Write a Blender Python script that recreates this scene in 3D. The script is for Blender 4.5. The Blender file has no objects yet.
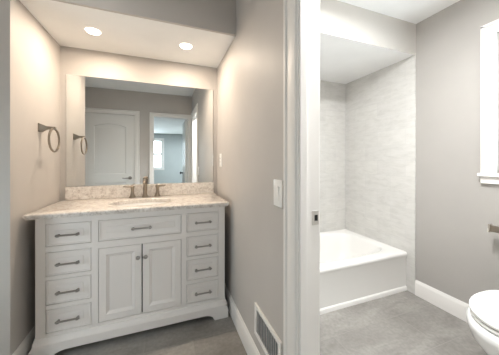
import bpy, bmesh, math
from mathutils import Vector, Matrix

# ------------------------------------------------------------------ camera
SC = bpy.context.scene
COL = SC.collection
cam_d = bpy.data.cameras.new('camera')
cam = bpy.data.objects.new('camera', cam_d)
COL.objects.link(cam)
cam.location = (0, 0, 1.215)
cam.rotation_euler = (math.pi / 2, 0, -math.atan(85.5 / 230))
cam_d.sensor_fit = 'HORIZONTAL'
cam_d.sensor_width = 36
cam_d.lens = 36 * 230 / 499
cam_d.shift_y = -16.5 / 499
cam_d.clip_start = 0.02
SC.camera = cam

# ------------------------------------------------------------------ world, light, exposure
SKY_STRENGTH = 12.0
SOFFIT_W = 6.6
ROOM_W = 1.6
BATH_W = 44
FAR_W = 115
SC.view_settings.view_transform = 'Standard'
SC.view_settings.look = 'None'
SC.view_settings.gamma = 1
SC.view_settings.use_curve_mapping = False
SC.view_settings.exposure = 0.16
w = bpy.data.worlds.new('overcast_sky')
SC.world = w
w.use_nodes = True
bg = w.node_tree.nodes['Background']
bg.inputs['Color'].default_value = (0.84, 0.93, 1.0, 1)
bg.inputs['Strength'].default_value = SKY_STRENGTH


def portal(name, loc, rot, sx, sy):
    d = bpy.data.lights.new(name, 'AREA')
    d.shape = 'RECTANGLE'
    d.size, d.size_y = sx, sy
    d.cycles.is_portal = True
    o = bpy.data.objects.new(name, d)
    o.location = loc
    o.rotation_euler = rot
    COL.objects.link(o)


# windows: bathroom right wall, far room end wall
BW = dict(y0=0.30, y1=0.89, z0=1.13, z1=2.10)
LW = dict(y0=0.80, y1=1.38, z0=0.45, z1=1.20)   # window in the left wall of the vanity room
FW = dict(x0=-1.15, x1=-0.07, z0=0.88, z1=2.17)
portal('bathroom_window_portal', (2.262, (BW['y0'] + BW['y1']) / 2, (BW['z0'] + BW['z1']) / 2), (0, math.radians(90), 0), 0.97, 0.59)
portal('hall_window_portal', ((FW['x0'] + FW['x1']) / 2, -6.615, (FW['z0'] + FW['z1']) / 2), (math.radians(90), 0, 0), 1.13, 1.29)

portal('vanity_room_window_portal', (-1.585, (LW['y0'] + LW['y1']) / 2, (LW['z0'] + LW['z1']) / 2), (0, math.radians(-90), 0), 0.75, 0.58)


# ------------------------------------------------------------------ materials
def srgb(r, g, b):
    def f(c):
        c /= 255
        return c / 12.92 if c <= 0.04045 else ((c + 0.055) / 1.055) ** 2.4
    return (f(r), f(g), f(b), 1)


class NT:
    def __init__(s, name):
        s.m = bpy.data.materials.new(name)
        s.m.use_nodes = True
        s.t = s.m.node_tree
        s.b = s.t.nodes['Principled BSDF']

    def n(s, kind, **kw):
        nd = s.t.nodes.new('ShaderNode' + kind)
        for k, v in kw.items():
            if hasattr(nd, k):
                setattr(nd, k, v)
            else:
                nd.inputs[k.replace('_', ' ')].default_value = v
        return nd

    def l(s, a, b):
        s.t.links.new(a, b)

    def coord(s):
        return s.n('TexCoord').outputs['Object']

    def ramp(s, fac, stops):
        r = s.n('ValToRGB')
        e = r.color_ramp.elements
        while len(e) < len(stops):
            e.new(0.5)
        for el, (p, c) in zip(e, stops):
            el.position = p
            el.color = c
        s.l(fac, r.inputs['Fac'])
        return r.outputs['Color']

    def mix(s, fac, a, b, mode='MIX'):
        m = s.n('Mix', data_type='RGBA', blend_type=mode)
        for sock, v in ((m.inputs['Factor'], fac), (m.inputs['A'], a), (m.inputs['B'], b)):
            pass
        ins = {i.identifier: i for i in m.inputs}
        for ident, v in (('Factor_Float', fac), ('A_Color', a), ('B_Color', b)):
            if hasattr(v, 'links'):
                s.l(v, ins[ident])
            else:
                ins[ident].default_value = v
        return {o.identifier: o for o in m.outputs}['Result_Color']

    def bump(s, h, strength, dist=0.002):
        b = s.n('Bump')
        b.inputs['Strength'].default_value = strength
        b.inputs['Distance'].default_value = dist
        s.l(h, b.inputs['Height'])
        s.l(b.outputs['Normal'], s.b.inputs['Normal'])


def paint(name, col, rough=0.55, var=0.03, scale=3.0, bump=0.05, spec=0.4):
    m = NT(name)
    nz = m.n('TexNoise', Scale=scale, Detail=4.0)
    m.l(m.coord(), nz.inputs['Vector'])
    lo = tuple(c * (1 - var) for c in col[:3]) + (1,)
    hi = tuple(min(1, c * (1 + var)) for c in col[:3]) + (1,)
    m.l(m.ramp(nz.outputs['Fac'], [(0.3, lo), (0.7, hi)]), m.b.inputs['Base Color'])
    m.b.inputs['Roughness'].default_value = rough
    m.b.inputs['Specular IOR Level'].default_value = spec
    if bump:
        n2 = m.n('TexNoise', Scale=260.0, Detail=2.0)
        m.l(m.coord(), n2.inputs['Vector'])
        m.bump(n2.outputs['Fac'], bump, 0.001)
    return m.m


def metal(name, col, rough):
    m = NT(name)
    nz = m.n('TexNoise', Scale=120.0, Detail=2.0)
    m.l(m.coord(), nz.inputs['Vector'])
    lo = tuple(c * 0.93 for c in col[:3]) + (1,)
    m.l(m.ramp(nz.outputs['Fac'], [(0.3, lo), (0.7, col)]), m.b.inputs['Base Color'])
    m.b.inputs['Metallic'].default_value = 1
    m.b.inputs['Roughness'].default_value = rough
    return m.m


def emit(name, col, s):
    m = NT(name)
    m.b.inputs['Base Color'].default_value = (0.9, 0.9, 0.9, 1)
    m.b.inputs['Emission Color'].default_value = col
    m.b.inputs['Emission Strength'].default_value = s
    return m.m


def glass(name):
    m = NT(name)
    t, g = m.n('BsdfTransparent'), m.n('BsdfGlossy')
    g.inputs['Roughness'].default_value = 0.02
    t.inputs['Color'].default_value = (0.94, 0.97, 0.97, 1)
    mx = m.n('MixShader')
    mx.inputs['Fac'].default_value = 0.06
    m.l(t.outputs[0], mx.inputs[1])
    m.l(g.outputs[0], mx.inputs[2])
    m.l(mx.outputs[0], m.t.nodes['Material Output'].inputs['Surface'])
    return m.m


def mirror_mat():
    m = NT('silvered_glass')
    nz = m.n('TexNoise', Scale=2.0)
    m.l(m.coord(), nz.inputs['Vector'])
    m.l(m.ramp(nz.outputs['Fac'], [(0.3, (0.84, 0.86, 0.86, 1)), (0.7, (0.86, 0.88, 0.88, 1))]), m.b.inputs['Base Color'])
    m.b.inputs['Metallic'].default_value = 1
    m.b.inputs['Roughness'].default_value = 0.0
    return m.m


def floor_mat():
    m = NT('grey_porcelain_floor_tile')
    co = m.coord()
    mp = m.n('Mapping')
    mp.inputs['Location'].default_value = (0.12, -0.07, 0)
    m.l(co, mp.inputs['Vector'])
    br = m.n('TexBrick', offset=0.5, offset_frequency=2)
    br.inputs['Scale'].default_value = 1.0
    br.inputs['Brick Width'].default_value = 0.61
    br.inputs['Row Height'].default_value = 0.305
    br.inputs['Mortar Size'].default_value = 0.002
    br.inputs['Mortar Smooth'].default_value = 0.2
    br.inputs['Color1'].default_value = (0, 0, 0, 1)
    br.inputs['Color2'].default_value = (1, 1, 1, 1)
    m.l(mp.outputs[0], br.inputs['Vector'])
    n1 = m.n('TexNoise', Scale=3.2, Detail=7.0, Roughness=0.62, Distortion=0.6)
    mp2 = m.n('Mapping')
    mp2.inputs['Scale'].default_value = (0.8, 1.7, 1)
    m.l(co, mp2.inputs['Vector'])
    m.l(mp2.outputs[0], n1.inputs['Vector'])
    base = m.ramp(n1.outputs['Fac'], [(0.25, srgb(124, 120, 115)), (0.5, srgb(145, 141, 136)), (0.75, srgb(166, 162, 157))])
    n2 = m.n('TexNoise', Scale=45.0, Detail=4.0)
    m.l(co, n2.inputs['Vector'])
    sp = m.ramp(n2.outputs['Fac'], [(0.3, (0.88, 0.88, 0.88, 1)), (0.7, (1.08, 1.08, 1.07, 1))])
    base = m.mix(1.0, base, sp, 'MULTIPLY')
    tv = m.ramp(br.outputs['Color'], [(0, (0.9, 0.9, 0.9, 1)), (1, (1.08, 1.08, 1.08, 1))])
    base = m.mix(1.0, base, tv, 'MULTIPLY')
    base = m.mix(br.outputs['Fac'], base, srgb(152, 148, 142))
    m.l(base, m.b.inputs['Base Color'])
    m.b.inputs['Roughness'].default_value = 0.42
    m.b.inputs['Specular IOR Level'].default_value = 0.35
    inv = m.n('Math', operation='SUBTRACT')
    inv.inputs[0].default_value = 1
    m.l(br.outputs['Fac'], inv.inputs[1])
    m.bump(inv.outputs[0], 0.3, 0.001)
    return m.m


def tile_mat(name, axis):
    """large white marble-look wall tile in running bond; axis = horizontal world axis of the wall"""
    m = NT(name)
    co = m.coord()
    sx = m.n('SeparateXYZ')
    m.l(co, sx.inputs[0])
    cb = m.n('CombineXYZ')
    m.l(sx.outputs[axis], cb.inputs['X'])
    m.l(sx.outputs['Z'], cb.inputs['Y'])
    br = m.n('TexBrick', offset=0.5, offset_frequency=2)
    br.inputs['Scale'].default_value = 1.0
    br.inputs['Brick Width'].default_value = 0.305
    br.inputs['Row Height'].default_value = 0.1525
    br.inputs['Mortar Size'].default_value = 0.0015
    br.inputs['Mortar Smooth'].default_value = 0.3
    br.inputs['Color1'].default_value = (0, 0, 0, 1)
    br.inputs['Color2'].default_value = (1, 1, 1, 1)
    m.l(cb.outputs[0], br.inputs['Vector'])
    n1 = m.n('TexNoise', Scale=11.0, Detail=8.0, Roughness=0.7, Distortion=0.5)
    mp = m.n('Mapping')
    mp.inputs['Scale'].default_value = (0.7, 2.2, 1)
    m.l(cb.outputs[0], mp.inputs['Vector'])
    m.l(mp.outputs[0], n1.inputs['Vector'])
    base = m.ramp(n1.outputs['Fac'], [(0.3, srgb(198, 196, 191)), (0.5, srgb(209, 207, 202)), (0.7, srgb(215, 213, 209))])
    tv = m.ramp(br.outputs['Color'], [(0, (0.975, 0.975, 0.98, 1)), (1, (1.02, 1.02, 1.02, 1))])
    base = m.mix(1.0, base, tv, 'MULTIPLY')
    base = m.mix(br.outputs['Fac'], base, srgb(200, 199, 196))
    m.l(base, m.b.inputs['Base Color'])
    m.b.inputs['Roughness'].default_value = 0.25
    inv = m.n('Math', operation='SUBTRACT')
    inv.inputs[0].default_value = 1
    m.l(br.outputs['Fac'], inv.inputs[1])
    m.bump(inv.outputs[0], 0.25, 0.001)
    return m.m


def marble_mat():
    m = NT('speckled_white_marble')
    co = m.coord()
    n1 = m.n('TexNoise', Scale=26.0, Detail=8.0, Roughness=0.72, Distortion=0.5)
    m.l(co, n1.inputs['Vector'])
    base = m.ramp(n1.outputs['Fac'], [(0.30, srgb(178, 168, 160)), (0.46, srgb(220, 213, 206)), (0.66, srgb(240, 236, 230))])
    n2 = m.n('TexNoise', Scale=85.0, Detail=3.0, Roughness=0.6)
    m.l(co, n2.inputs['Vector'])
    sp = m.ramp(n2.outputs['Fac'], [(0.33, (0.66, 0.64, 0.63, 1)), (0.47, (1, 1, 1, 1))])
    m.l(m.mix(0.8, base, sp, 'MULTIPLY'), m.b.inputs['Base Color'])
    m.b.inputs['Roughness'].default_value = 0.18
    return m.m


M = dict(
    wall=paint('warm_grey_wall_paint', srgb(191, 186, 181)),
    bathwall=paint('light_grey_bathroom_paint', srgb(173, 169, 164)),
    bulk=paint('lit_bulkhead_paint', srgb(196, 192, 186)),  # bathroom wall paint lightened, so strong light on the bulkhead is in the colour
    hall=paint('pale_grey_hall_paint', srgb(178, 183, 182)),
    ceil=paint('white_ceiling_paint', srgb(246, 246, 245), 0.7),
    trim=paint('white_gloss_trim', srgb(234, 231, 227), 0.45, 0.004, bump=0),
    door=paint('white_painted_door', srgb(228, 227, 224), 0.35, 0.01),
    cab=paint('off_white_cabinet_lacquer', srgb(231, 226, 222), 0.32, 0.012, bump=0.02),
    dark=paint('dark_cabinet_interior', srgb(70, 66, 62), 0.8),
    porcelain=paint('white_porcelain', srgb(244, 244, 242), 0.08, 0.005, bump=0, spec=0.5),
    acrylic=paint('white_tub_acrylic', srgb(238, 236, 232), 0.15, 0.005, bump=0, spec=0.5),
    plastic=paint('white_plastic', srgb(240, 239, 235), 0.3, 0.005, bump=0),
    nickel=metal('brushed_nickel', (0.33, 0.285, 0.235, 1), 0.32),
    pull=metal('dark_nickel_pull', (0.36, 0.34, 0.32, 1), 0.35),
    chrome=metal('polished_nickel', (0.70, 0.66, 0.60, 1), 0.15),
    steel=metal('satin_steel', (0.62, 0.60, 0.57, 1), 0.35),
    throat=paint('grey_vent_throat', srgb(150, 153, 156), 0.6),
    black=paint('black_recess', srgb(22, 21, 20), 0.7),
    lamp=emit('warm_lamp_diffuser', (1.0, 0.80, 0.60, 1), 12),
    lampc=emit('fill_lamp_diffuser', (1.0, 0.98, 0.95, 1), 2.0),  # glowing shade of the added fill lamps
    glass=glass('window_glass'),
    mirror=mirror_mat(),
    mirror_edge=paint('polished_mirror_edge', srgb(150, 160, 156), 0.2, bump=0),
    floor=floor_mat(),
    tile_x=tile_mat('white_marble_wall_tile_long', 'X'),
    tile_y=tile_mat('white_marble_wall_tile_end', 'Y'),
    marble=marble_mat(),
)


# ------------------------------------------------------------------ mesh helpers
class MB:
    def __init__(s):
        s.bm = bmesh.new()

    def _merge(s, tmp):
        me = bpy.data.meshes.new('tmp')
        tmp.to_mesh(me)
        tmp.free()
        s.bm.from_mesh(me)
        bpy.data.meshes.remove(me)

    def box(s, x0, x1, y0, y1, z0, z1, bevel=0.0, seg=2):
        t = bmesh.new()
        bmesh.ops.create_cube(t, size=1)
        for v in t.verts:
            v.co = Vector(((x0 + x1) / 2 + v.co.x * (x1 - x0), (y0 + y1) / 2 + v.co.y * (y1 - y0), (z0 + z1) / 2 + v.co.z * (z1 - z0)))
        if bevel:
            bmesh.ops.bevel(t, geom=list(t.edges), offset=bevel, segments=seg, affect='EDGES', profile=0.5)
        s._merge(t)
        return s

    def loft(s, loops, cap0=True, cap1=True, closed=True):
        bm = s.bm
        rs = [[bm.verts.new(p) for p in lp] for lp in loops]
        n = len(rs[0])
        for a, b in zip(rs, rs[1:]):
            for i in range(n if closed else n - 1):
                j = (i + 1) % n
                bm.faces.new((a[i], a[j], b[j], b[i]))
        if cap0:
            bm.faces.new(list(reversed(rs[0])))
        if cap1:
            bm.faces.new(rs[-1])
        return s

    def tube(s, pts, r, n=12, closed=False):
        pts = [Vector(p) for p in pts]
        rr = r if isinstance(r, (list, tuple)) else [r] * len(pts)
        loops = []
        ref = None
        for i, p in enumerate(pts):
            if closed:
                d = pts[(i + 1) % len(pts)] - pts[i - 1]
            else:
                d = pts[min(i + 1, len(pts) - 1)] - pts[max(i - 1, 0)]
            d.normalize()
            if ref is None:
                ref = d.orthogonal().normalized()
            ref = (ref - d * ref.dot(d)).normalized()
            q = d.cross(ref)
            loops.append([p + (ref * math.cos(2 * math.pi * k / n) + q * math.sin(2 * math.pi * k / n)) * rr[i] for k in range(n)])
        if closed:
            loops.append(loops[0])
            s.loft(loops, False, False)
            bmesh.ops.remove_doubles(s.bm, verts=list(s.bm.verts), dist=1e-6)
        else:
            s.loft(loops)
        return s

    def lathe(s, prof, c, axis='Z', n=24):
        """prof: (radius, height) from bottom to top along axis"""
        loops = []
        for r, h in prof:
            lp = []
            for k in range(n):
                a = 2 * math.pi * k / n
                u, v = r * math.cos(a), r * math.sin(a)
                p = {'Z': (u, v, h), 'Y': (u, h, v), 'X': (h, u, v)}[axis]
                lp.append(Vector(c) + Vector(p))
            loops.append(lp)
        return s.loft(loops)

    def prism(s, poly, axis, a, b):
        """poly in the plane normal to axis, extruded a..b"""
        def P(u, v, h):
            return {'X': (h, u, v), 'Y': (u, h, v), 'Z': (u, v, h)}[axis]
        return s.loft([[P(u, v, a) for u, v in poly], [P(u, v, b) for u, v in poly]])


def rect_loop(x0, x1, y0, y1, z, n=12):
    p = []
    for (ax, ay), (bx, by) in (((x0, y0), (x1, y0)), ((x1, y0), (x1, y1)), ((x1, y1), (x0, y1)), ((x0, y1), (x0, y0))):
        for k in range(n):
            t = k / n
            p.append((ax + (bx - ax) * t, ay + (by - ay) * t, z))
    return p


def super_loop(cx, cy, a, b, p, z, n=12):
    """superellipse matched point for point with rect_loop(n)"""
    out = []
    N = 4 * n
    for k in range(N):
        t = -3 * math.pi / 4 + 2 * math.pi * k / N
        c, s_ = math.cos(t), math.sin(t)
        out.append((cx + a * math.copysign(abs(c) ** (2 / p), c), cy + b * math.copysign(abs(s_) ** (2 / p), s_), z))
    return out


def smooth(o, angle=40):
    me = o.data
    for p in me.polygons:
        p.use_smooth = True
    bm = bmesh.new()
    bm.from_mesh(me)
    lim = math.radians(angle)
    for e in bm.edges:
        if len(e.link_faces) == 2 and e.calc_face_angle(0) > lim:
            e.smooth = False
    bm.to_mesh(me)
    bm.free()


def obj(name, mb, mat, parent=None, world=True, smooth_angle=40):
    bmesh.ops.recalc_face_normals(mb.bm, faces=list(mb.bm.faces))
    if parent is not None and world:
        off = Vector((0, 0, 0))
        q = parent
        while q is not None:
            off += q.location
            q = q.parent
        for v in mb.bm.verts:
            v.co -= off
    me = bpy.data.meshes.new(name)
    mb.bm.to_mesh(me)
    mb.bm.free()
    me.materials.append(M[mat])
    o = bpy.data.objects.new(name, me)
    COL.objects.link(o)
    if parent is not None:
        o.parent = parent
    smooth(o, smooth_angle)
    return o


def thing(name, label, cat, loc, group=None):
    o = bpy.data.objects.new(name, None)
    o.empty_display_size = 0.1
    o.location = loc
    COL.objects.link(o)
    return tag(o, label, cat, group)


def tag(o, label, cat, group=None):
    o['label'] = label
    o['category'] = cat
    if group:
        o['group'] = group
    return o


def struct(name, mb, mat, parent=None):
    o = obj(name, mb, mat, parent)
    o['kind'] = 'structure'
    return o


# ------------------------------------------------------------------ dimensions
XR, XB = 0.504, 0.597           # faces of the wall between the two rooms
XW = 2.15                       # bathroom right wall
YB = 2.30                       # back wall
YA = 1.648                      # alcove opening
XL = -0.795                     # alcove left wall
XO = -1.47                      # outer left wall of the vanity room
YF, YG = 0.02, -0.10            # wall with the doors behind the viewpoint
ZC = 2.46                       # ceiling
ZS = 2.157                      # soffit
YT = 1.434                      # bulkhead and end of tile
ZT = 2.18
DW = (-0.175, 0.43)             # doorway behind the viewpoint
DC = (-1.25, -0.49)             # closed door
DH = 2.03
JN, JF = 0.12, 0.80             # rough sides of the bathroom doorway

# ------------------------------------------------------------------ shell
struct('floor', MB().box(XO - 0.1, XW + 0.1, YG, YB + 0.1, -0.1, 0), 'floor')
struct('floor_hall', MB().box(-2.6, 1.7, -6.7, YG, -0.1, 0), 'floor')
struct('ceiling', MB().box(XO - 0.1, XB, YG, YB + 0.1, ZC, ZC + 0.1), 'ceil')
struct('ceiling_bath', MB().box(XB, XW + 0.1, YG, YB + 0.1, ZC, ZC + 0.1), 'ceil')
struct('ceiling_hall', MB().box(-2.6, 1.7, -6.7, YG, ZC, ZC + 0.1), 'ceil')
struct('wall_back', MB().box(XL, XW + 0.1, YB, YB + 0.1, 0, ZC), 'wall')
struct('wall_alcove_left', MB().box(XO - 0.1, XL, YA, YB + 0.1, 0, ZC), 'wall')
struct('wall_left', MB().box(XO - 0.1, XO, YG, LW['y0'], 0, ZC).box(XO - 0.1, XO, LW['y1'], YA, 0, ZC)
       .box(XO - 0.1, XO, LW['y0'], LW['y1'], 0, LW['z0']).box(XO - 0.1, XO, LW['y0'], LW['y1'], LW['z1'], ZC), 'wall')
struct('wall_right', MB().box(XR, XB, JF, YB, 0, ZC).box(XR, XB, JN, JF, DH + 0.02, ZC).box(XR, XB, YF, JN, 0, ZC), 'wall')
f = MB()
for a, b in ((XO, DC[0] - 0.02), (DC[1] + 0.02, DW[0] - 0.02), (DW[1] + 0.02, XW + 0.1)):
    f.box(a, b, YG, YF, 0, ZC)
for a, b in ((DC[0] - 0.02, DC[1] + 0.02), (DW[0] - 0.02, DW[1] + 0.02)):
    f.box(a, b, YG, YF, DH + 0.02, ZC)
struct('wall_front', f, 'wall')
struct('wall_bath_right', MB().box(XW, XW + 0.1, YF, BW['y0'], 0, ZC).box(XW, XW + 0.1, BW['y1'], YB, 0, ZC)
       .box(XW, XW + 0.1, BW['y0'], BW['y1'], 0, BW['z0']).box(XW, XW + 0.1, BW['y0'], BW['y1'], BW['z1'], ZC), 'bathwall')
struct('wall_hall_left', MB().box(-2.6, -2.5, -6.6, YG, 0, ZC), 'hall')
struct('wall_hall_right', MB().box(1.6, 1.7, -6.6, YG, 0, ZC), 'hall')
struct('wall_hall_back', MB().box(-2.6, FW['x0'], -6.7, -6.6, 0, ZC).box(FW['x1'], 1.7, -6.7, -6.6, 0, ZC)
       .box(FW['x0'], FW['x1'], -6.7, -6.6, 0, FW['z0']).box(FW['x0'], FW['x1'], -6.7, -6.6, FW['z1'], ZC), 'hall')
struct('wall_hall_front', MB().box(-2.6, XO - 0.1, YG, YF, 0, ZC), 'hall')
# soffit over the vanity: grey face, white underside
struct('ceiling_soffit_face', MB().box(XL, XR, YA, YA + 0.02, ZS, ZC), 'wall')
sf = MB()
t = bmesh.new()
sf.box(XL, XR, YA + 0.02, YB, ZS, ZS + 0.03)
struct('ceiling_soffit', sf, 'ceil')
# bulkhead over the tub
struct('wall_bulkhead', MB().box(XB, XW, YT, YT + 0.002, ZT, ZC), 'bulk')
struct('ceiling_bulkhead', MB().box(XB, XW, YT + 0.002, YB, ZT, ZC), 'ceil')
# tiled tub surround
struct('wall_tile_back', MB().box(XB, XW - 0.012, YB - 0.012, YB, 0, ZT), 'tile_x')
struct('wall_tile_right', MB().box(XW - 0.012, XW, YT, YB, 0, ZT, 0.002, 1), 'tile_y')

# ------------------------------------------------------------------ trim
BASE = [(0, 0), (0.014, 0), (0.014, 0.105), (0.011, 0.118), (0.006, 0.128), (0.004, 0.135), (0, 0.135)]


def base_y(name, x, sgn, y0, y1):      # runs along Y on a wall whose room side is sgn
    mb = MB()
    mb.loft([[(x + sgn * u, y0, v) for u, v in BASE], [(x + sgn * u, y1, v) for u, v in BASE]])
    struct(name, mb, 'trim')


def base_x(name, y, sgn, x0, x1):
    mb = MB()
    mb.loft([[(x0, y + sgn * u, v) for u, v in BASE], [(x1, y + sgn * u, v) for u, v in BASE]])
    struct(name, mb, 'trim')


base_y('baseboard_right', XR, -1, 0.888, YB)
base_y('baseboard_alcove_left', XL, 1, YA - 0.014, YB)
base_x('baseboard_alcove_face', YA, -1, XO, XL + 0.014)
base_y('baseboard_left', XO, 1, YF, YA)
base_x('baseboard_front', YF, 1, DC[1] + 0.075, DW[0] - 0.075)
base_y('baseboard_bath_right', XW, -1, YF, YT)
base_x('baseboard_hall', -6.6, 1, -2.5, 1.6)

# casing cross-section: u across the width from the opening edge, v out of the wall
CAS = [(0.0, 0.0), (0.0, 0.010), (0.004, 0.012), (0.052, 0.016), (0.058, 0.012), (0.064, 0.012), (0.07, 0.019), (0.084, 0.019), (0.088, 0.014), (0.088, 0.0)]


def casing(name, to3d, a, b, h, width=0.088):
    """mitred casing round an opening from a to b, h high. to3d(s, z, out) -> point"""
    k = width / 0.088
    mb = MB()
    loops = []
    for s0, z0, ds, dz in ((a, 0.0, -1, 0), (a, h, -1, 1), (b, h, 1, 1), (b, 0.0, 1, 0)):
        loops.append([to3d(s0 + ds * u * k, z0 + dz * u * k, v) for u, v in CAS])
    mb.loft(loops)
    return struct(name, mb, 'trim')


def jamb(name, mk, a, b, h, d0, d1, stop=None):
    """mk(s0,s1,d0,d1,z0,z1) adds a box. Door lining of 2 cm inside the opening a..b plus the stop strip"""
    mb = MB()
    mk(mb, a - 0.02, a, d0, d1, 0, h + 0.02)
    mk(mb, b, b + 0.02, d0, d1, 0, h + 0.02)
    mk(mb, a, b, d0, d1, h, h + 0.02)
    if stop:
        mk(mb, a, a + 0.011, stop[0], stop[1], 0, h)
        mk(mb, b - 0.011, b, stop[0], stop[1], 0, h)
        mk(mb, a + 0.011, b - 0.011, stop[0], stop[1], h - 0.011, h)
    return struct(name, mb, 'trim')


YJ = (JN + 0.02, JF - 0.012)   # clear bathroom doorway


def mk_y(mb, s0, s1, d0, d1, z0, z1):
    mb.box(d0, d1, s0, s1, z0, z1, 0.0012, 1)


def mk_x(mb, s0, s1, d0, d1, z0, z1):
    mb.box(s0, s1, d0, d1, z0, z1, 0.0012, 1)


tr = jamb('trim_1', mk_y, YJ[0], YJ[1], DH, XR - 0.006, XB + 0.004, (0.502, 0.534))
casing('trim_2', lambda s, z, o: (XR - o, s, z), YJ[0] - 0.004, YJ[1] + 0.012, DH + 0.006, 0.087)
casing('trim_3', lambda s, z, o: (XB + o, s, z), YJ[0] - 0.006, YJ[1] + 0.006, DH + 0.006, 0.08)
jamb('trim_4', mk_x, DW[0], DW[1], DH, YG - 0.004, YF + 0.004)
casing('trim_5', lambda s, z, o: (s, YF + o, z), DW[0] - 0.006, DW[1] + 0.003, DH + 0.006, 0.066)
casing('trim_6', lambda s, z, o: (s, YG - o, z), DW[0] - 0.006, DW[1] + 0.006, DH + 0.006, 0.066)
jamb('trim_7', mk_x, DC[0], DC[1], DH, YG, YF + 0.004, (YF - 0.075, YF - 0.042))
casing('trim_8', lambda s, z, o: (s, YF + o, z), DC[0] - 0.006, DC[1] + 0.006, DH + 0.006, 0.072)

# strike plate on the far jamb of the bathroom doorway
yj = YJ[1]
sp = obj('strike_plate', MB().box(0.564, 0.596, yj - 0.002, yj + 0.001, 0.954, 1.012, 0.0008, 1)
         .tube([(0.5825, yj - 0.0015, 0.961), (0.5825, yj - 0.0032, 0.961)], 0.0045, 10)
         .tube([(0.5825, yj - 0.0015, 1.005), (0.5825, yj - 0.0032, 1.005)], 0.0045, 10), 'steel', tr)
sp['label'] = 'satin metal strike plate'
obj('latch_hole', MB().box(0.575, 0.590, yj - 0.0026, yj + 0.002, 0.971, 0.995), 'black', sp)


# ------------------------------------------------------------------ windows
def window(name, to3d_box, a, b, z0, z1, mid=True, muntin=False):
    """to3d_box(mb, s0,s1, d0,d1, z0,z1): d = 0 at the room face of the wall, positive outwards"""
    fr = MB()
    t = 0.03
    for s0, s1, q0, q1 in ((a, a + t, z0, z1), (b - t, b, z0, z1), (a + t, b - t, z0, z0 + t), (a + t, b - t, z1 - t, z1)):
        to3d_box(fr, s0, s1, 0.02, 0.095, q0, q1)
    zm = (z0 + z1) / 2
    to3d_box(fr, a + t, b - t, 0.04, 0.075, zm - 0.02, zm + 0.02)
    for q0, q1 in ((z0 + t, zm - 0.02), (zm + 0.02, z1 - t)):
        for s0, s1, r0, r1 in ((a + t, a + t + 0.03, q0, q1), (b - t - 0.03, b - t, q0, q1), (a + t + 0.03, b - t - 0.03, q0, q0 + 0.03), (a + t + 0.03, b - t - 0.03, q1 - 0.03, q1)):
            to3d_box(fr, s0, s1, 0.045, 0.07, r0, r1)
        if muntin:
            sm = (a + b) / 2
            to3d_box(fr, sm - 0.01, sm + 0.01, 0.05, 0.066, q0, q1)
            to3d_box(fr, a + t, b - t, 0.05, 0.066, (q0 + q1) / 2 - 0.01, (q0 + q1) / 2 + 0.01)
    o = struct(name, fr, 'trim')
    g = MB()
    to3d_box(g, a + t, b - t, 0.056, 0.06, z0 + t, z1 - t)
    obj('window_pane', g, 'glass', o)
    cs = MB()
    cw, cd = 0.072, 0.018
    for s0, s1, q0, q1 in ((a - cw, a, z0, z1 + cw), (b, b + cw, z0, z1 + cw), (a, b, z1, z1 + cw)):
        to3d_box(cs, s0, s1, -cd, 0.0, q0, q1)
        # back band along the outer edge
    for s0, s1, q0, q1 in ((a - cw - 0.006, a - cw + 0.014, z0, z1 + cw), (b + cw - 0.014, b + cw + 0.006, z0, z1 + cw), (a - cw - 0.006, b + cw + 0.006, z1 + cw - 0.014, z1 + cw + 0.006)):
        to3d_box(cs, s0, s1, -cd - 0.009, 0.0, q0, q1)
    obj('window_casing', cs, 'trim', o)
    sl = MB()
    to3d_box(sl, a - cw - 0.016, b + cw + 0.016, -0.045, 0.045, z0 - 0.024, z0)
    obj('window_stool', sl, 'trim', o)
    ap = MB()
    to3d_box(ap, a - cw - 0.008, b + cw + 0.008, -0.024, 0.0, z0 - 0.024 - 0.05, z0 - 0.024)
    obj('window_apron', ap, 'trim', o)
    return o


window('window_1', lambda mb, s0, s1, d0, d1, z0, z1: mb.box(XW + d0, XW + d1, s0, s1, z0, z1, 0.002, 1), BW['y0'], BW['y1'], BW['z0'], BW['z1'])
window('window_2', lambda mb, s0, s1, d0, d1, z0, z1: mb.box(s0, s1, -6.6 - d1, -6.6 - d0, z0, z1, 0.002, 1), FW['x0'], FW['x1'], FW['z0'], FW['z1'], muntin=True)
window('window_3', lambda mb, s0, s1, d0, d1, z0, z1: mb.box(XO - d1, XO - d0, s0, s1, z0, z1, 0.002, 1), LW['y0'], LW['y1'], LW['z0'], LW['z1'])


# ------------------------------------------------------------------ doors
def offset_loop(pts, d):
    n = len(pts)
    out = []
    for i in range(n):
        p0, p1, p2 = Vector(pts[i - 1]), Vector(pts[i]), Vector(pts[(i + 1) % n])
        e1, e2 = (p1 - p0).normalized(), (p2 - p1).normalized()
        n1, n2 = Vector((-e1.y, e1.x)), Vector((-e2.y, e2.x))
        m_ = (n1 + n2)
        m_ = m_ / max(0.3, m_.dot(n1))
        out.append(tuple(p1 + m_ * d))
    return out


def panel_outline(s0, s1, z0, z1, arch):
    pts = [(s0, z0), (s1, z0), (s1, z1 - arch)]
    if arch:
        for k in range(1, 16):
            t_ = k / 16
            pts.append((s1 + (s0 - s1) * t_, z1 - arch + arch * math.sin(math.pi * t_) ** 0.9))
    pts.append((s0, z1 - arch))
    return pts


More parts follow.
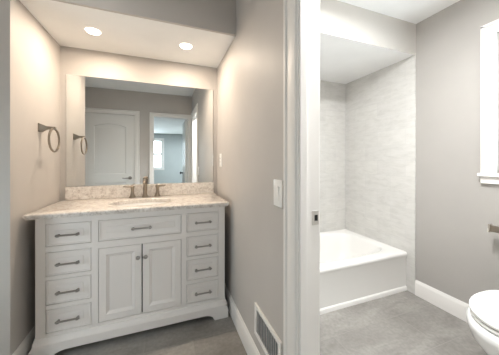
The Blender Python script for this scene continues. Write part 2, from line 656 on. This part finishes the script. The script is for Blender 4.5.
def panel_door_mesh(width, height, thick):
    """leaf in local coordinates: s 0..width, z 0..height, faces at d=0 and d=thick; both faces panelled"""
    mb = MB()
    bm = mb.bm
    outl = [(0, 0), (width, 0), (width, height), (0, height)]
    panels = [panel_outline(0.135, width - 0.135, 0.98, 1.855, 0.05), panel_outline(0.135, width - 0.135, 0.23, 0.83, 0.0)]
    rims = []
    for d, sg in ((0.0, 1), (thick, -1)):
        es = []
        vo = [bm.verts.new((x, d, z)) for x, z in outl]
        rims.append(vo)
        es += [bm.edges.new((vo[i], vo[(i + 1) % 4])) for i in range(4)]
        for pl in panels:
            vs = [bm.verts.new((x, d, z)) for x, z in pl]
            es += [bm.edges.new((vs[i], vs[(i + 1) % len(vs)])) for i in range(len(vs))]
            prev = vs
            for off, dep in ((0.010, 0.009), (0.022, 0.009), (0.05, 0.003)):
                cur = [bm.verts.new((x, d + sg * dep, z)) for x, z in offset_loop(pl, off)]
                for i in range(len(cur)):
                    j = (i + 1) % len(cur)
                    bm.faces.new((prev[i], prev[j], cur[j], cur[i]))
                prev = cur
            bm.faces.new(prev)
        bmesh.ops.triangle_fill(bm, edges=es, use_beauty=True, use_dissolve=False)
    for i in range(4):
        j = (i + 1) % 4
        bm.faces.new((rims[0][i], rims[0][j], rims[1][j], rims[1][i]))
    return mb


# closed door beside the doorway (seen in the mirror)
d1 = obj('door_1', panel_door_mesh(DC[1] - DC[0] - 0.006, DH - 0.012, 0.035), 'door', None)
d1.location = (DC[0] + 0.003, YF - 0.042, 0.008)
d1['kind'] = 'structure'
hx, hz = DC[1] - 0.075, 0.915
lv = MB().lathe([(0.028, 0), (0.030, 0.003), (0.028, 0.009), (0.014, 0.012), (0.012, 0.05)], (hx, YF - 0.007, hz), 'Y')
lv.tube([(hx + 0.008, YF + 0.042, hz), (hx - 0.03, YF + 0.044, hz + 0.002), (hx - 0.08, YF + 0.043, hz - 0.002), (hx - 0.115, YF + 0.036, hz + 0.003)], [0.011, 0.010, 0.008, 0.006])
obj('door_handle', lv, 'pull', d1)['label'] = 'dark metal lever handle'

# open door of the doorway, folded back into the far room
d2 = obj('door_2', panel_door_mesh(0.60, DH - 0.012, 0.035), 'door', None)
d2.rotation_euler = (0, 0, math.radians(-91))
d2.location = (DW[1] - 0.036, YG - 0.012, 0.008)
d2['kind'] = 'structure'
kb = MB()
for sg in (-1, 1):
    base = 0.0 if sg < 0 else 0.035
    kb.lathe([(0.026, base), (0.026, base + sg * 0.006), (0.012, base + sg * 0.012), (0.012, base + sg * 0.03), (0.027, base + sg * 0.042), (0.028, base + sg * 0.055), (0.016, base + sg * 0.064)], (0.50, 0, 0.95), 'Y')
k2 = obj('door_knob', kb, 'black', d2, world=False)
k2['label'] = 'dark metal round knob'


# ------------------------------------------------------------------ lamps
def downlight(x, y, z, r, label, cat, group, mat):
    t_ = thing('recessed_light', label, cat, (x, y, z), group)
    obj('trim_ring', MB().lathe([(r * 0.88, 0.0), (r * 0.90, -0.003), (r * 0.96, -0.003), (r * 1.05, 0.0)], (0, 0, 0), 'Z', 32), 'ceil', t_, world=False)
    dl = MB().lathe([(r * 0.89, 0.0), (r * 0.89, -0.004), (r * 0.80, -0.008), (r * 0.5, -0.0105), (r * 0.2, -0.011)], (0, 0, 0), 'Z', 32)
    obj('diffuser', dl, mat, t_, world=False)['label'] = 'glowing lamp disc'
    ld = bpy.data.lights.new('recessed_lamp', 'AREA')
    ld.shape = 'DISK'
    ld.size = 0.04
    ld.energy = SOFFIT_W
    ld.color = (1.0, 0.83, 0.66)
    lo = bpy.data.objects.new('recessed_lamp', ld)
    COL.objects.link(lo)
    lo.parent = t_
    lo.location = (0, 0, -0.0125)
    return t_


downlight(-0.481, 1.955, ZS, 0.052, 'left of two round recessed lights in the white soffit, nearer the towel ring', 'light', 'soffit downlights', 'lamp')
downlight(0.168, 1.945, ZS, 0.052, 'right of two round recessed lights in the white soffit, nearer the light switch wall', 'light', 'soffit downlights', 'lamp')


def add_fill_lamp(x, y, z, label, power, colour):  # unseen ceiling lamp, added to each room for fill light
    t_ = thing('fill_lamp', label, 'light', (x, y, z))
    obj('lamp_base', MB().lathe([(0.15, 0), (0.15, -0.02), (0.145, -0.024)], (0, 0, 0), 'Z', 32), 'steel', t_, world=False)
    obj('lamp_shade', MB().lathe([(0.14, -0.024), (0.135, -0.045), (0.11, -0.065), (0.06, -0.077), (0.01, -0.08)], (0, 0, 0), 'Z', 32), 'lampc', t_, world=False)
    ld = bpy.data.lights.new('fill_lamp_light', 'AREA')
    ld.shape = 'DISK'
    ld.size = 0.26
    ld.energy = power
    ld.color = colour
    lo = bpy.data.objects.new('fill_lamp_light', ld)
    COL.objects.link(lo)
    lo.parent = t_
    lo.location = (0, 0, -0.085)


add_fill_lamp(-0.45, 1.20, ZC, 'unseen flush ceiling lamp added as fill light above the floor before the vanity', ROOM_W, (1, 0.95, 0.88))
add_fill_lamp(1.02, 0.72, ZC, 'unseen flush ceiling lamp added as fill light in the bathroom behind the doorway wall', BATH_W, (0.97, 0.98, 0.985))
add_fill_lamp(1.0, -4.5, ZC, 'unseen flush ceiling lamp added as fill light in the far room', FAR_W, (0.86, 0.95, 1.0))

# ------------------------------------------------------------------ vanity
VC = -0.143
VF = 1.76
vz = thing('vanity_cabinet', 'wide off-white bathroom vanity cabinet with eight small drawers and two doors', 'vanity', (VC, 2.02, 0))
body = MB()
for sg in (-1, 1):
    a, b = sorted((VC + sg * 0.59, VC + sg * 0.572))
    body.box(a, b, VF + 0.02, 2.285, 0.05, 0.862)                 # side panels
    a, b = sorted((VC + sg * 0.59, VC + sg * 0.5385))
    body.box(a, b, VF, VF + 0.022, 0.05, 0.862, 0.0015, 1)        # outer stiles
    a, b = sorted((VC + sg * 0.30, VC + sg * 0.2625))
    body.box(a, b, VF, VF + 0.022, 0.15, 0.826)                   # inner stiles
    a, b = sorted((VC + sg * 0.5385, VC + sg * 0.30))
    for z0, z1 in ((0.651, 0.685), (0.478, 0.502), (0.298, 0.324)):
        body.box(a, b, VF, VF + 0.022, z0, z1)
body.box(VC - 0.2625, VC + 0.2625, VF, VF + 0.022, 0.640, 0.685)
body.box(VC - 0.5385, VC + 0.5385, VF, VF + 0.022, 0.825, 0.862)
body.box(VC - 0.5385, VC + 0.5385, VF, VF + 0.022, 0.10, 0.152)
body.box(VC - 0.572, VC + 0.572, 2.27, 2.285, 0.05, 0.862)
obj('carcass', body, 'cab', vz)
inner = MB().box(VC - 0.57, VC + 0.57, VF + 0.024, 2.26, 0.10, 0.70)
obj('cabinet_interior', inner, 'dark', vz)

# skirting with arched foot cut-outs
SK = []
half = 0.612
prof = [(-half, 0.0), (-half + 0.105, 0.0)]
for k in range(0, 9):                       # little step then a quarter curve up to the rail
    t_ = k / 8 * math.pi / 2
    prof.append((-half + 0.115 + 0.075 * (1 - math.cos(t_)), 0.012 + 0.036 * math.sin(t_)))
prof = prof + [(-x, z) for x, z in reversed(prof)]
flare = [(half, 0.062), (half - 0.004, 0.078), (half - 0.016, 0.092), (half - 0.026, 0.10)]
prof += flare + [(-x, z) for x, z in reversed(flare)]
sk = MB().prism([(VC + x, z) for x, z in prof], 'Y', VF - 0.024, VF + 0.01)
# cap moulding stepping back to the face frame
cap = [(VF - 0.024, 0.098), (VF - 0.020, 0.108), (VF - 0.010, 0.116), (VF - 0.006, 0.128), (VF + 0.004, 0.134), (VF + 0.01, 0.134), (VF + 0.01, 0.098)]
sk.prism(cap, 'X', VC - 0.594, VC + 0.594)
for sg in (-1, 1):
    a, b = sorted((VC + sg * 0.612, VC + sg * 0.588))
    sk.box(a, b, VF + 0.01, 2.28, 0.05, 0.10, 0.003, 1)
    sk.box(a, b, VF + 0.01, VF + 0.09, 0.0, 0.06, 0.003, 1)
    sk.box(a, b, 2.20, 2.28, 0.0, 0.06, 0.003, 1)
obj('skirting', sk, 'cab', vz)


def framed_front(x0, x1, z0, z1, border, slope, depth):
    """inset drawer front or door: flat border, bevel, sunk flat field"""
    g = 0.0028
    x0, x1, z0, z1 = x0 + g, x1 - g, z0 + g, z1 - g
    y = VF + 0.001
    def lp(i, yy):
        return [(x0 + i, yy, z0 + i), (x1 - i, yy, z0 + i), (x1 - i, yy, z1 - i), (x0 + i, yy, z1 - i)]
    mb = MB()
    mb.loft([lp(0, y + 0.018), lp(0, y + 0.001), lp(0.001, y), lp(border, y), lp(border + 0.003, y + 0.003), lp(border + slope, y + depth), lp(border + slope + 0.002, y + depth - 0.002), lp(border + slope + 0.004, y + depth - 0.002)])
    return mb


def bar_pull(x, z, L, drawer):
    y = VF - 0.028
    mb = MB().tube([(x - L / 2, y, z), (x + L / 2, y, z)], 0.0055, 12)
    for sg in (-1, 1):
        cx_ = x + sg * (L / 2 - 0.012)
        mb.lathe([(0.0065, 0.0), (0.0075, 0.006), (0.0085, 0.016), (0.0075, 0.027)], (cx_, VF - 0.035, z), 'Y', 12)
        mb.lathe([(0.0095, -0.006), (0.0095, 0.006)], (cx_ + 0.0, y, z), 'X', 12)
    o = obj('drawer_pull', mb, 'pull', drawer)
    return o


for sg in (-1, 1):
    a, b = sorted((VC + sg * 0.5385, VC + sg * 0.30))
    for z0, z1 in ((0.685, 0.825), (0.502, 0.651), (0.324, 0.478), (0.152, 0.298)):
        dr = obj('drawer', framed_front(a, b, z0, z1, 0.007, 0.036, 0.010), 'cab', vz, smooth_angle=20)
        bar_pull((a + b) / 2, (z0 + z1) / 2, 0.125, dr)['label'] = 'dark nickel bar pull'
dr = obj('drawer', framed_front(VC - 0.2625, VC + 0.2625, 0.685, 0.825, 0.007, 0.038, 0.010), 'cab', vz, smooth_angle=20)
dr['label'] = 'wide centre drawer front'
bar_pull(VC, 0.755, 0.13, dr)['label'] = 'dark nickel bar pull'
for sg in (-1, 1):
    a, b = sorted((VC + sg * 0.001, VC + sg * 0.2625))
    dd = obj('door', framed_front(a, b, 0.152, 0.640, 0.042, 0.020, 0.010), 'cab', vz, smooth_angle=20)
    kx = VC + sg * 0.024
    kn = MB().lathe([(0.007, 0.0), (0.006, -0.010), (0.012, -0.014), (0.0145, -0.020), (0.013, -0.026), (0.006, -0.029)], (kx, VF + 0.001, 0.552), 'Y', 20)
    obj('door_knob', kn, 'pull', dd)['label'] = 'small round dark nickel knob'

# ------------------------------------------------------------------ countertop, sink, faucet
CZ = 0.895
SX = -0.157
ct = thing('countertop', 'speckled white marble countertop resting on the off-white vanity', 'countertop', (VC, 2.0, CZ - 0.032))
SCY, SA, SB = 1.985, 0.235, 0.155
cx0, cx1, cy0, cy1 = -0.780, 0.474, 1.733, 2.296
th = 0.032
sl = MB()
e = 0.006
sl.loft([
    super_loop(SX, SCY, SA, SB, 2, CZ - th), super_loop(SX, SCY, SA, SB, 2, CZ - 0.004), super_loop(SX, SCY, SA + 0.004, SB + 0.004, 2, CZ),
    rect_loop(cx0 + e, cx1 - e, cy0 + e, cy1 - e, CZ), rect_loop(cx0 + 0.002, cx1 - 0.002, cy0 + 0.002, cy1, CZ - 0.003), rect_loop(cx0, cx1, cy0, cy1, CZ - e),
    rect_loop(cx0, cx1, cy0, cy1, CZ - 0.016), rect_loop(cx0 + 0.006, cx1 - 0.006, cy0 + 0.006, cy1, CZ - 0.024), rect_loop(cx0 + 0.008, cx1 - 0.008, cy0 + 0.008, cy1, CZ - th),
    super_loop(SX, SCY, SA, SB, 2, CZ - th)], False, False)
bmesh.ops.remove_doubles(sl.bm, verts=list(sl.bm.verts), dist=1e-6)
obj('slab', sl, 'marble', ct)
tag(obj('backsplash', MB().box(-0.756, 0.466, 2.277, 2.297, CZ + 0.0003, 1.003, 0.002, 1), 'marble'), 'low speckled marble backsplash strip between the countertop and the mirror', 'backsplash')

sk_ = thing('sink', 'white oval basin sunk into the marble countertop', 'sink', (SX, SCY, 0.73))
bs = MB()
zt = CZ - th - 0.001
bs.loft([super_loop(SX, SCY, SA + 0.03, SB + 0.03, 2, zt - 0.010), super_loop(SX, SCY, SA + 0.03, SB + 0.03, 2, zt), super_loop(SX, SCY, SA + 0.002, SB + 0.002, 2, zt), super_loop(SX, SCY, SA - 0.01, SB - 0.01, 2, zt - 0.03), super_loop(SX, SCY, SA - 0.05, SB - 0.04, 2, zt - 0.09),
         super_loop(SX, SCY, SA - 0.12, SB - 0.08, 2, zt - 0.12), super_loop(SX, SCY, 0.03, 0.03, 2, zt - 0.128), super_loop(SX, SCY, 0.028, 0.028, 2, zt - 0.14), super_loop(SX, SCY, SA - 0.11, SB - 0.07, 2, zt - 0.134),
         super_loop(SX, SCY, SA - 0.04, SB - 0.03, 2, zt - 0.098), super_loop(SX, SCY, SA, SB, 2, zt - 0.032), super_loop(SX, SCY, SA + 0.03, SB + 0.03, 2, zt - 0.010)], False, False)
bmesh.ops.remove_doubles(bs.bm, verts=list(bs.bm.verts), dist=1e-6)
obj('basin', bs, 'porcelain', sk_)
obj('drain', MB().lathe([(0.02, -0.145), (0.029, -0.128), (0.027, -0.125), (0.012, -0.124)], (SX, SCY, zt), 'Z'), 'chrome', sk_)

FY = 2.238
fa = thing('faucet', 'brushed nickel widespread faucet standing behind the oval sink', 'faucet', (SX, FY, CZ))
spt = MB().lathe([(0.028, 0), (0.028, 0.006), (0.021, 0.016), (0.016, 0.034)], (SX, FY, CZ), 'Z')
spt.lathe([(0.0165, 0.03), (0.0155, 0.14), (0.0185, 0.156), (0.0185, 0.166), (0.012, 0.176), (0.004, 0.179)], (SX, FY, CZ), 'Z')
spt.tube([(SX, FY, CZ + 0.135), (SX, FY - 0.03, CZ + 0.152), (SX, FY - 0.07, CZ + 0.156), (SX, FY - 0.105, CZ + 0.147), (SX, FY - 0.12, CZ + 0.128)], [0.0135, 0.013, 0.012, 0.011, 0.011], 14)
obj('spout', spt, 'nickel', fa)
for sg in (-1, 1):
    x = SX + sg * 0.101
    hb = MB().lathe([(0.028, 0), (0.028, 0.006), (0.020, 0.018), (0.0135, 0.040), (0.0125, 0.078), (0.0165, 0.088), (0.0165, 0.102), (0.009, 0.110)], (x, FY, CZ), 'Z')
    hb.tube([(x, FY, CZ + 0.095), (x + sg * 0.035, FY - 0.008, CZ + 0.097), (x + sg * 0.07, FY - 0.014, CZ + 0.101)], [0.009, 0.0075, 0.006])
    obj('faucet_handle', hb, 'nickel', fa)

# ------------------------------------------------------------------ mirror
mi = thing('wall_mirror', 'large frameless mirror on the wall above the vanity backsplash', 'mirror', (VC, 2.297, 1.004))
obj('mirror_backing', MB().box(-0.752, 0.463, 2.294, 2.2995, 1.004, 1.928), 'mirror_edge', mi)
obj('mirror_glass', MB().box(-0.752, 0.463, 2.2905, 2.294, 1.004, 1.928, 0.001, 1), 'mirror', mi)

# ------------------------------------------------------------------ towel ring
RY, RZ = 1.972, 1.443
tr_ = thing('towel_ring', 'brushed nickel towel ring on the cream wall left of the mirror', 'towel ring', (XL, RY, RZ))
def sq(x, h):
    return [(x, RY - h, RZ - h), (x, RY + h, RZ - h), (x, RY + h, RZ + h), (x, RY - h, RZ + h)]
mt = MB().loft([sq(XL, 0.028), sq(XL + 0.005, 0.028), sq(XL + 0.012, 0.024), sq(XL + 0.042, 0.0105), sq(XL + 0.089, 0.0085)])
obj('mount_post', mt, 'nickel', tr_)
RR = 0.079
ring = MB().tube([(XL + 0.080, RY + RR * math.sin(a), RZ - 0.004 - RR + RR * math.cos(a)) for a in [2 * math.pi * k / 48 for k in range(48)]], 0.0070, 10, True)
obj('ring', ring, 'nickel', tr_)

# ------------------------------------------------------------------ things on the right wall of the vanity room
lsw = thing('light_switch', 'white rocker light switch on the wall beside the bathroom doorway', 'light switch', (XR, 0.973, 1.064))
obj('switch_plate', MB().box(XR - 0.007, XR, 0.919, 1.005, 1.002, 1.127, 0.0025, 2), 'plastic', lsw)
obj('rocker', MB().loft([[(XR - 0.006, y, 1.031), (XR - 0.009, y, 1.031), (XR - 0.0095, y, 1.064), (XR - 0.0130, y, 1.097), (XR - 0.006, y, 1.098)] for y in (0.945, 0.979)]), 'plastic', lsw)

ou = thing('wall_outlet', 'small white outlet plate on the right wall near the mirror edge', 'outlet', (XR, 2.127, 1.225))
obj('outlet_plate', MB().box(XR - 0.006, XR, 2.091, 2.163, 1.160, 1.285, 0.002, 2), 'plastic', ou)
obj('outlet_socket', MB().box(XR - 0.0085, XR - 0.005, 2.108, 2.146, 1.187, 1.258, 0.001, 1), 'plastic', ou)
for zz in (1.205, 1.238):
    obj('slot', MB().box(XR - 0.0088, XR - 0.0075, 2.119, 2.122, zz - 0.005, zz + 0.005).box(XR - 0.0088, XR - 0.0075, 2.131, 2.134, zz - 0.005, zz + 0.005), 'black', ou)

vt = thing('wall_register', 'white louvred air vent low on the wall above the baseboard', 'vent', (XR, 1.105, 0.295))
v0, v1, w0, w1 = 0.925, 1.247, 0.212, 0.392
fr = MB()
for a, b, c, d in ((v0, v1, w1 - 0.024, w1), (v0, v1, w0, w0 + 0.024), (v0, v0 + 0.026, w0 + 0.024, w1 - 0.024), (v1 - 0.026, v1, w0 + 0.024, w1 - 0.024)):
    fr.box(XR - 0.011, XR, a, b, c, d, 0.002, 1)
obj('register_frame', fr, 'trim', vt)
obj('register_throat', MB().box(XR - 0.0012, XR - 0.0002, v0 + 0.026, v1 - 0.026, w0 + 0.024, w1 - 0.024), 'throat', vt)
n = 13
for k in range(n):
    y = v0 + 0.036 + (v1 - v0 - 0.072) * k / (n - 1)
    lo = MB().loft([[(XR - 0.0015, y + 0.004, z), (XR - 0.0095, y - 0.0035, z), (XR - 0.0095, y - 0.0015, z), (XR - 0.0015, y + 0.006, z)] for z in (w0 + 0.024, w1 - 0.024)])
    obj('louvre', lo, 'trim', vt)

# ------------------------------------------------------------------ bathtub
TX0, TX1, TY0, TY1, TZ = XB + 0.001, XW - 0.013, 1.505, YB - 0.013, 0.362
tb = thing('bathtub', 'white alcove bathtub with plain apron before the tiled walls', 'bathtub', ((TX0 + TX1) / 2, (TY0 + TY1) / 2, 0))
tcx, tcy = (TX0 + TX1) / 2, (TY0 + TY1) / 2 + 0.012
ia, ib = (TX1 - TX0) / 2 - 0.085, (TY1 - TY0) / 2 - 0.085
sh = MB()
N = 16
sh.loft([
    rect_loop(TX0, TX1, TY0 + 0.012, TY1, 0.0, N), rect_loop(TX0, TX1, TY0 + 0.012, TY1, TZ - 0.055, N), rect_loop(TX0, TX1, TY0 + 0.004, TY1, TZ - 0.04, N),
    rect_loop(TX0, TX1, TY0, TY1, TZ - 0.022, N), rect_loop(TX0, TX1, TY0 + 0.003, TY1, TZ - 0.008, N), rect_loop(TX0 + 0.002, TX1 - 0.002, TY0 + 0.012, TY1 - 0.002, TZ, N),
    super_loop(tcx, tcy, ia + 0.01, ib + 0.01, 5, TZ, N), super_loop(tcx, tcy, ia, ib, 5, TZ - 0.006, N), super_loop(tcx, tcy, ia - 0.008, ib - 0.008, 5, TZ - 0.025, N),
    super_loop(tcx, tcy, ia - 0.05, ib - 0.03, 4.5, TZ - 0.16, N), super_loop(tcx, tcy, ia - 0.10, ib - 0.055, 4, TZ - 0.27, N), super_loop(tcx, tcy, ia - 0.16, ib - 0.10, 4, TZ - 0.31, N),
    super_loop(tcx, tcy, 0.05, 0.03, 2, TZ - 0.315, N)], False, True)
obj('tub_shell', sh, 'acrylic', tb)
ap = MB().loft([[(x, TY0 + 0.013, 0.0), (x, TY0 + 0.004, 0.0), (x, TY0 + 0.004, 0.028), (x, TY0 + 0.007, 0.036), (x, TY0 + 0.0122, 0.042)] for x in (TX0, TX1)])
obj('apron_flange', ap, 'acrylic', tb)

# ------------------------------------------------------------------ toilet
TCY = 0.60
to = thing('toilet', 'white toilet with closed lid against the bathroom window wall', 'toilet', (1.83, TCY, 0))


def egg(xf, xb, hw, z, n=40):
    """egg outline: front tip at xf, back at xb, widest nearer the back"""
    out = []
    xm = xf + (xb - xf) * 0.58
    for k in range(n):
        t_ = 2 * math.pi * k / n
        c, s_ = math.cos(t_), math.sin(t_)
        if c < 0:
            x = xm + (xm - xf) * c
            y = hw * s_
        else:
            x = xm + (xb - xm) * (abs(c) ** 0.75)
            y = hw * math.copysign(abs(s_) ** 0.8, s_)
        out.append((x, TCY + y, z))
    return out


bw = MB().loft([egg(1.60, 2.08, 0.115, 0.0), egg(1.60, 2.08, 0.115, 0.012), egg(1.615, 2.07, 0.10, 0.03), egg(1.62, 2.06, 0.098, 0.11), egg(1.565, 2.05, 0.13, 0.17), egg(1.50, 2.03, 0.168, 0.24),
                egg(1.442, 1.98, 0.198, 0.31), egg(1.424, 1.96, 0.206, 0.36), egg(1.424, 1.955, 0.207, 0.388), egg(1.434, 1.95, 0.200, 0.400)])
obj('bowl', bw, 'porcelain', to)
st = MB().loft([egg(1.47, 1.93, 0.170, 0.4), egg(1.468, 1.93, 0.172, 0.408), egg(1.443, 1.935, 0.194, 0.410), egg(1.443, 1.935, 0.194, 0.420), egg(1.445, 1.93, 0.192, 0.423), egg(1.468, 1.93, 0.172, 0.424), egg(1.468, 1.93, 0.172, 0.4305)])
obj('seat', st, 'plastic', to)
ld_ = MB().loft([egg(1.444, 1.93, 0.193, 0.431), egg(1.440, 1.935, 0.196, 0.433), egg(1.440, 1.935, 0.196, 0.444), egg(1.450, 1.928, 0.188, 0.451), egg(1.50, 1.90, 0.15, 0.455), egg(1.60, 1.82, 0.06, 0.456)])
obj('lid', ld_, 'plastic', to)
tk = MB().loft([rect_loop(1.965, 2.135, TCY - 0.16, TCY + 0.16, 0.40, 4), rect_loop(1.95, 2.137, TCY - 0.172, TCY + 0.172, 0.435, 4), rect_loop(1.945, 2.138, TCY - 0.178, TCY + 0.178, 0.72, 4)])
bmesh.ops.bevel(tk.bm, geom=[e_ for e_ in tk.bm.edges if len(e_.link_faces) == 2 and e_.calc_face_angle(0) > 1.0], offset=0.012, segments=3, affect='EDGES')
obj('tank', tk, 'porcelain', to)
obj('tank_lid', MB().box(1.935, 2.142, TCY - 0.186, TCY + 0.186, 0.721, 0.75, 0.01, 3), 'porcelain', to)
fl = MB().lathe([(0.013, 0), (0.013, -0.012)], (1.945, TCY + 0.12, 0.67), 'X', 14).tube([(1.926, TCY + 0.12, 0.67), (1.922, TCY + 0.07, 0.666), (1.924, TCY + 0.04, 0.66)], [0.008, 0.007, 0.006])
obj('flush_lever', fl, 'chrome', to)

# ------------------------------------------------------------------ paper holder
ph = thing('paper_holder', 'square polished nickel paper holder arm on the grey bathroom wall', 'paper holder', (XW, 0.80, 0.766))
obj('wall_mount', MB().box(XW - 0.010, XW, 0.765, 0.835, 0.727, 0.797, 0.003, 1).box(2.062, XW - 0.006, 0.787, 0.813, 0.748, 0.776, 0.002, 1), 'chrome', ph)
obj('arm', MB().box(2.050, 2.074, 0.780, 0.884, 0.742, 0.782, 0.003, 2), 'nickel', ph)
obj('end_cap', MB().box(2.044, 2.080, 0.882, 0.896, 0.735, 0.791, 0.004, 2), 'chrome', ph)['label'] = 'bright square end of the arm'
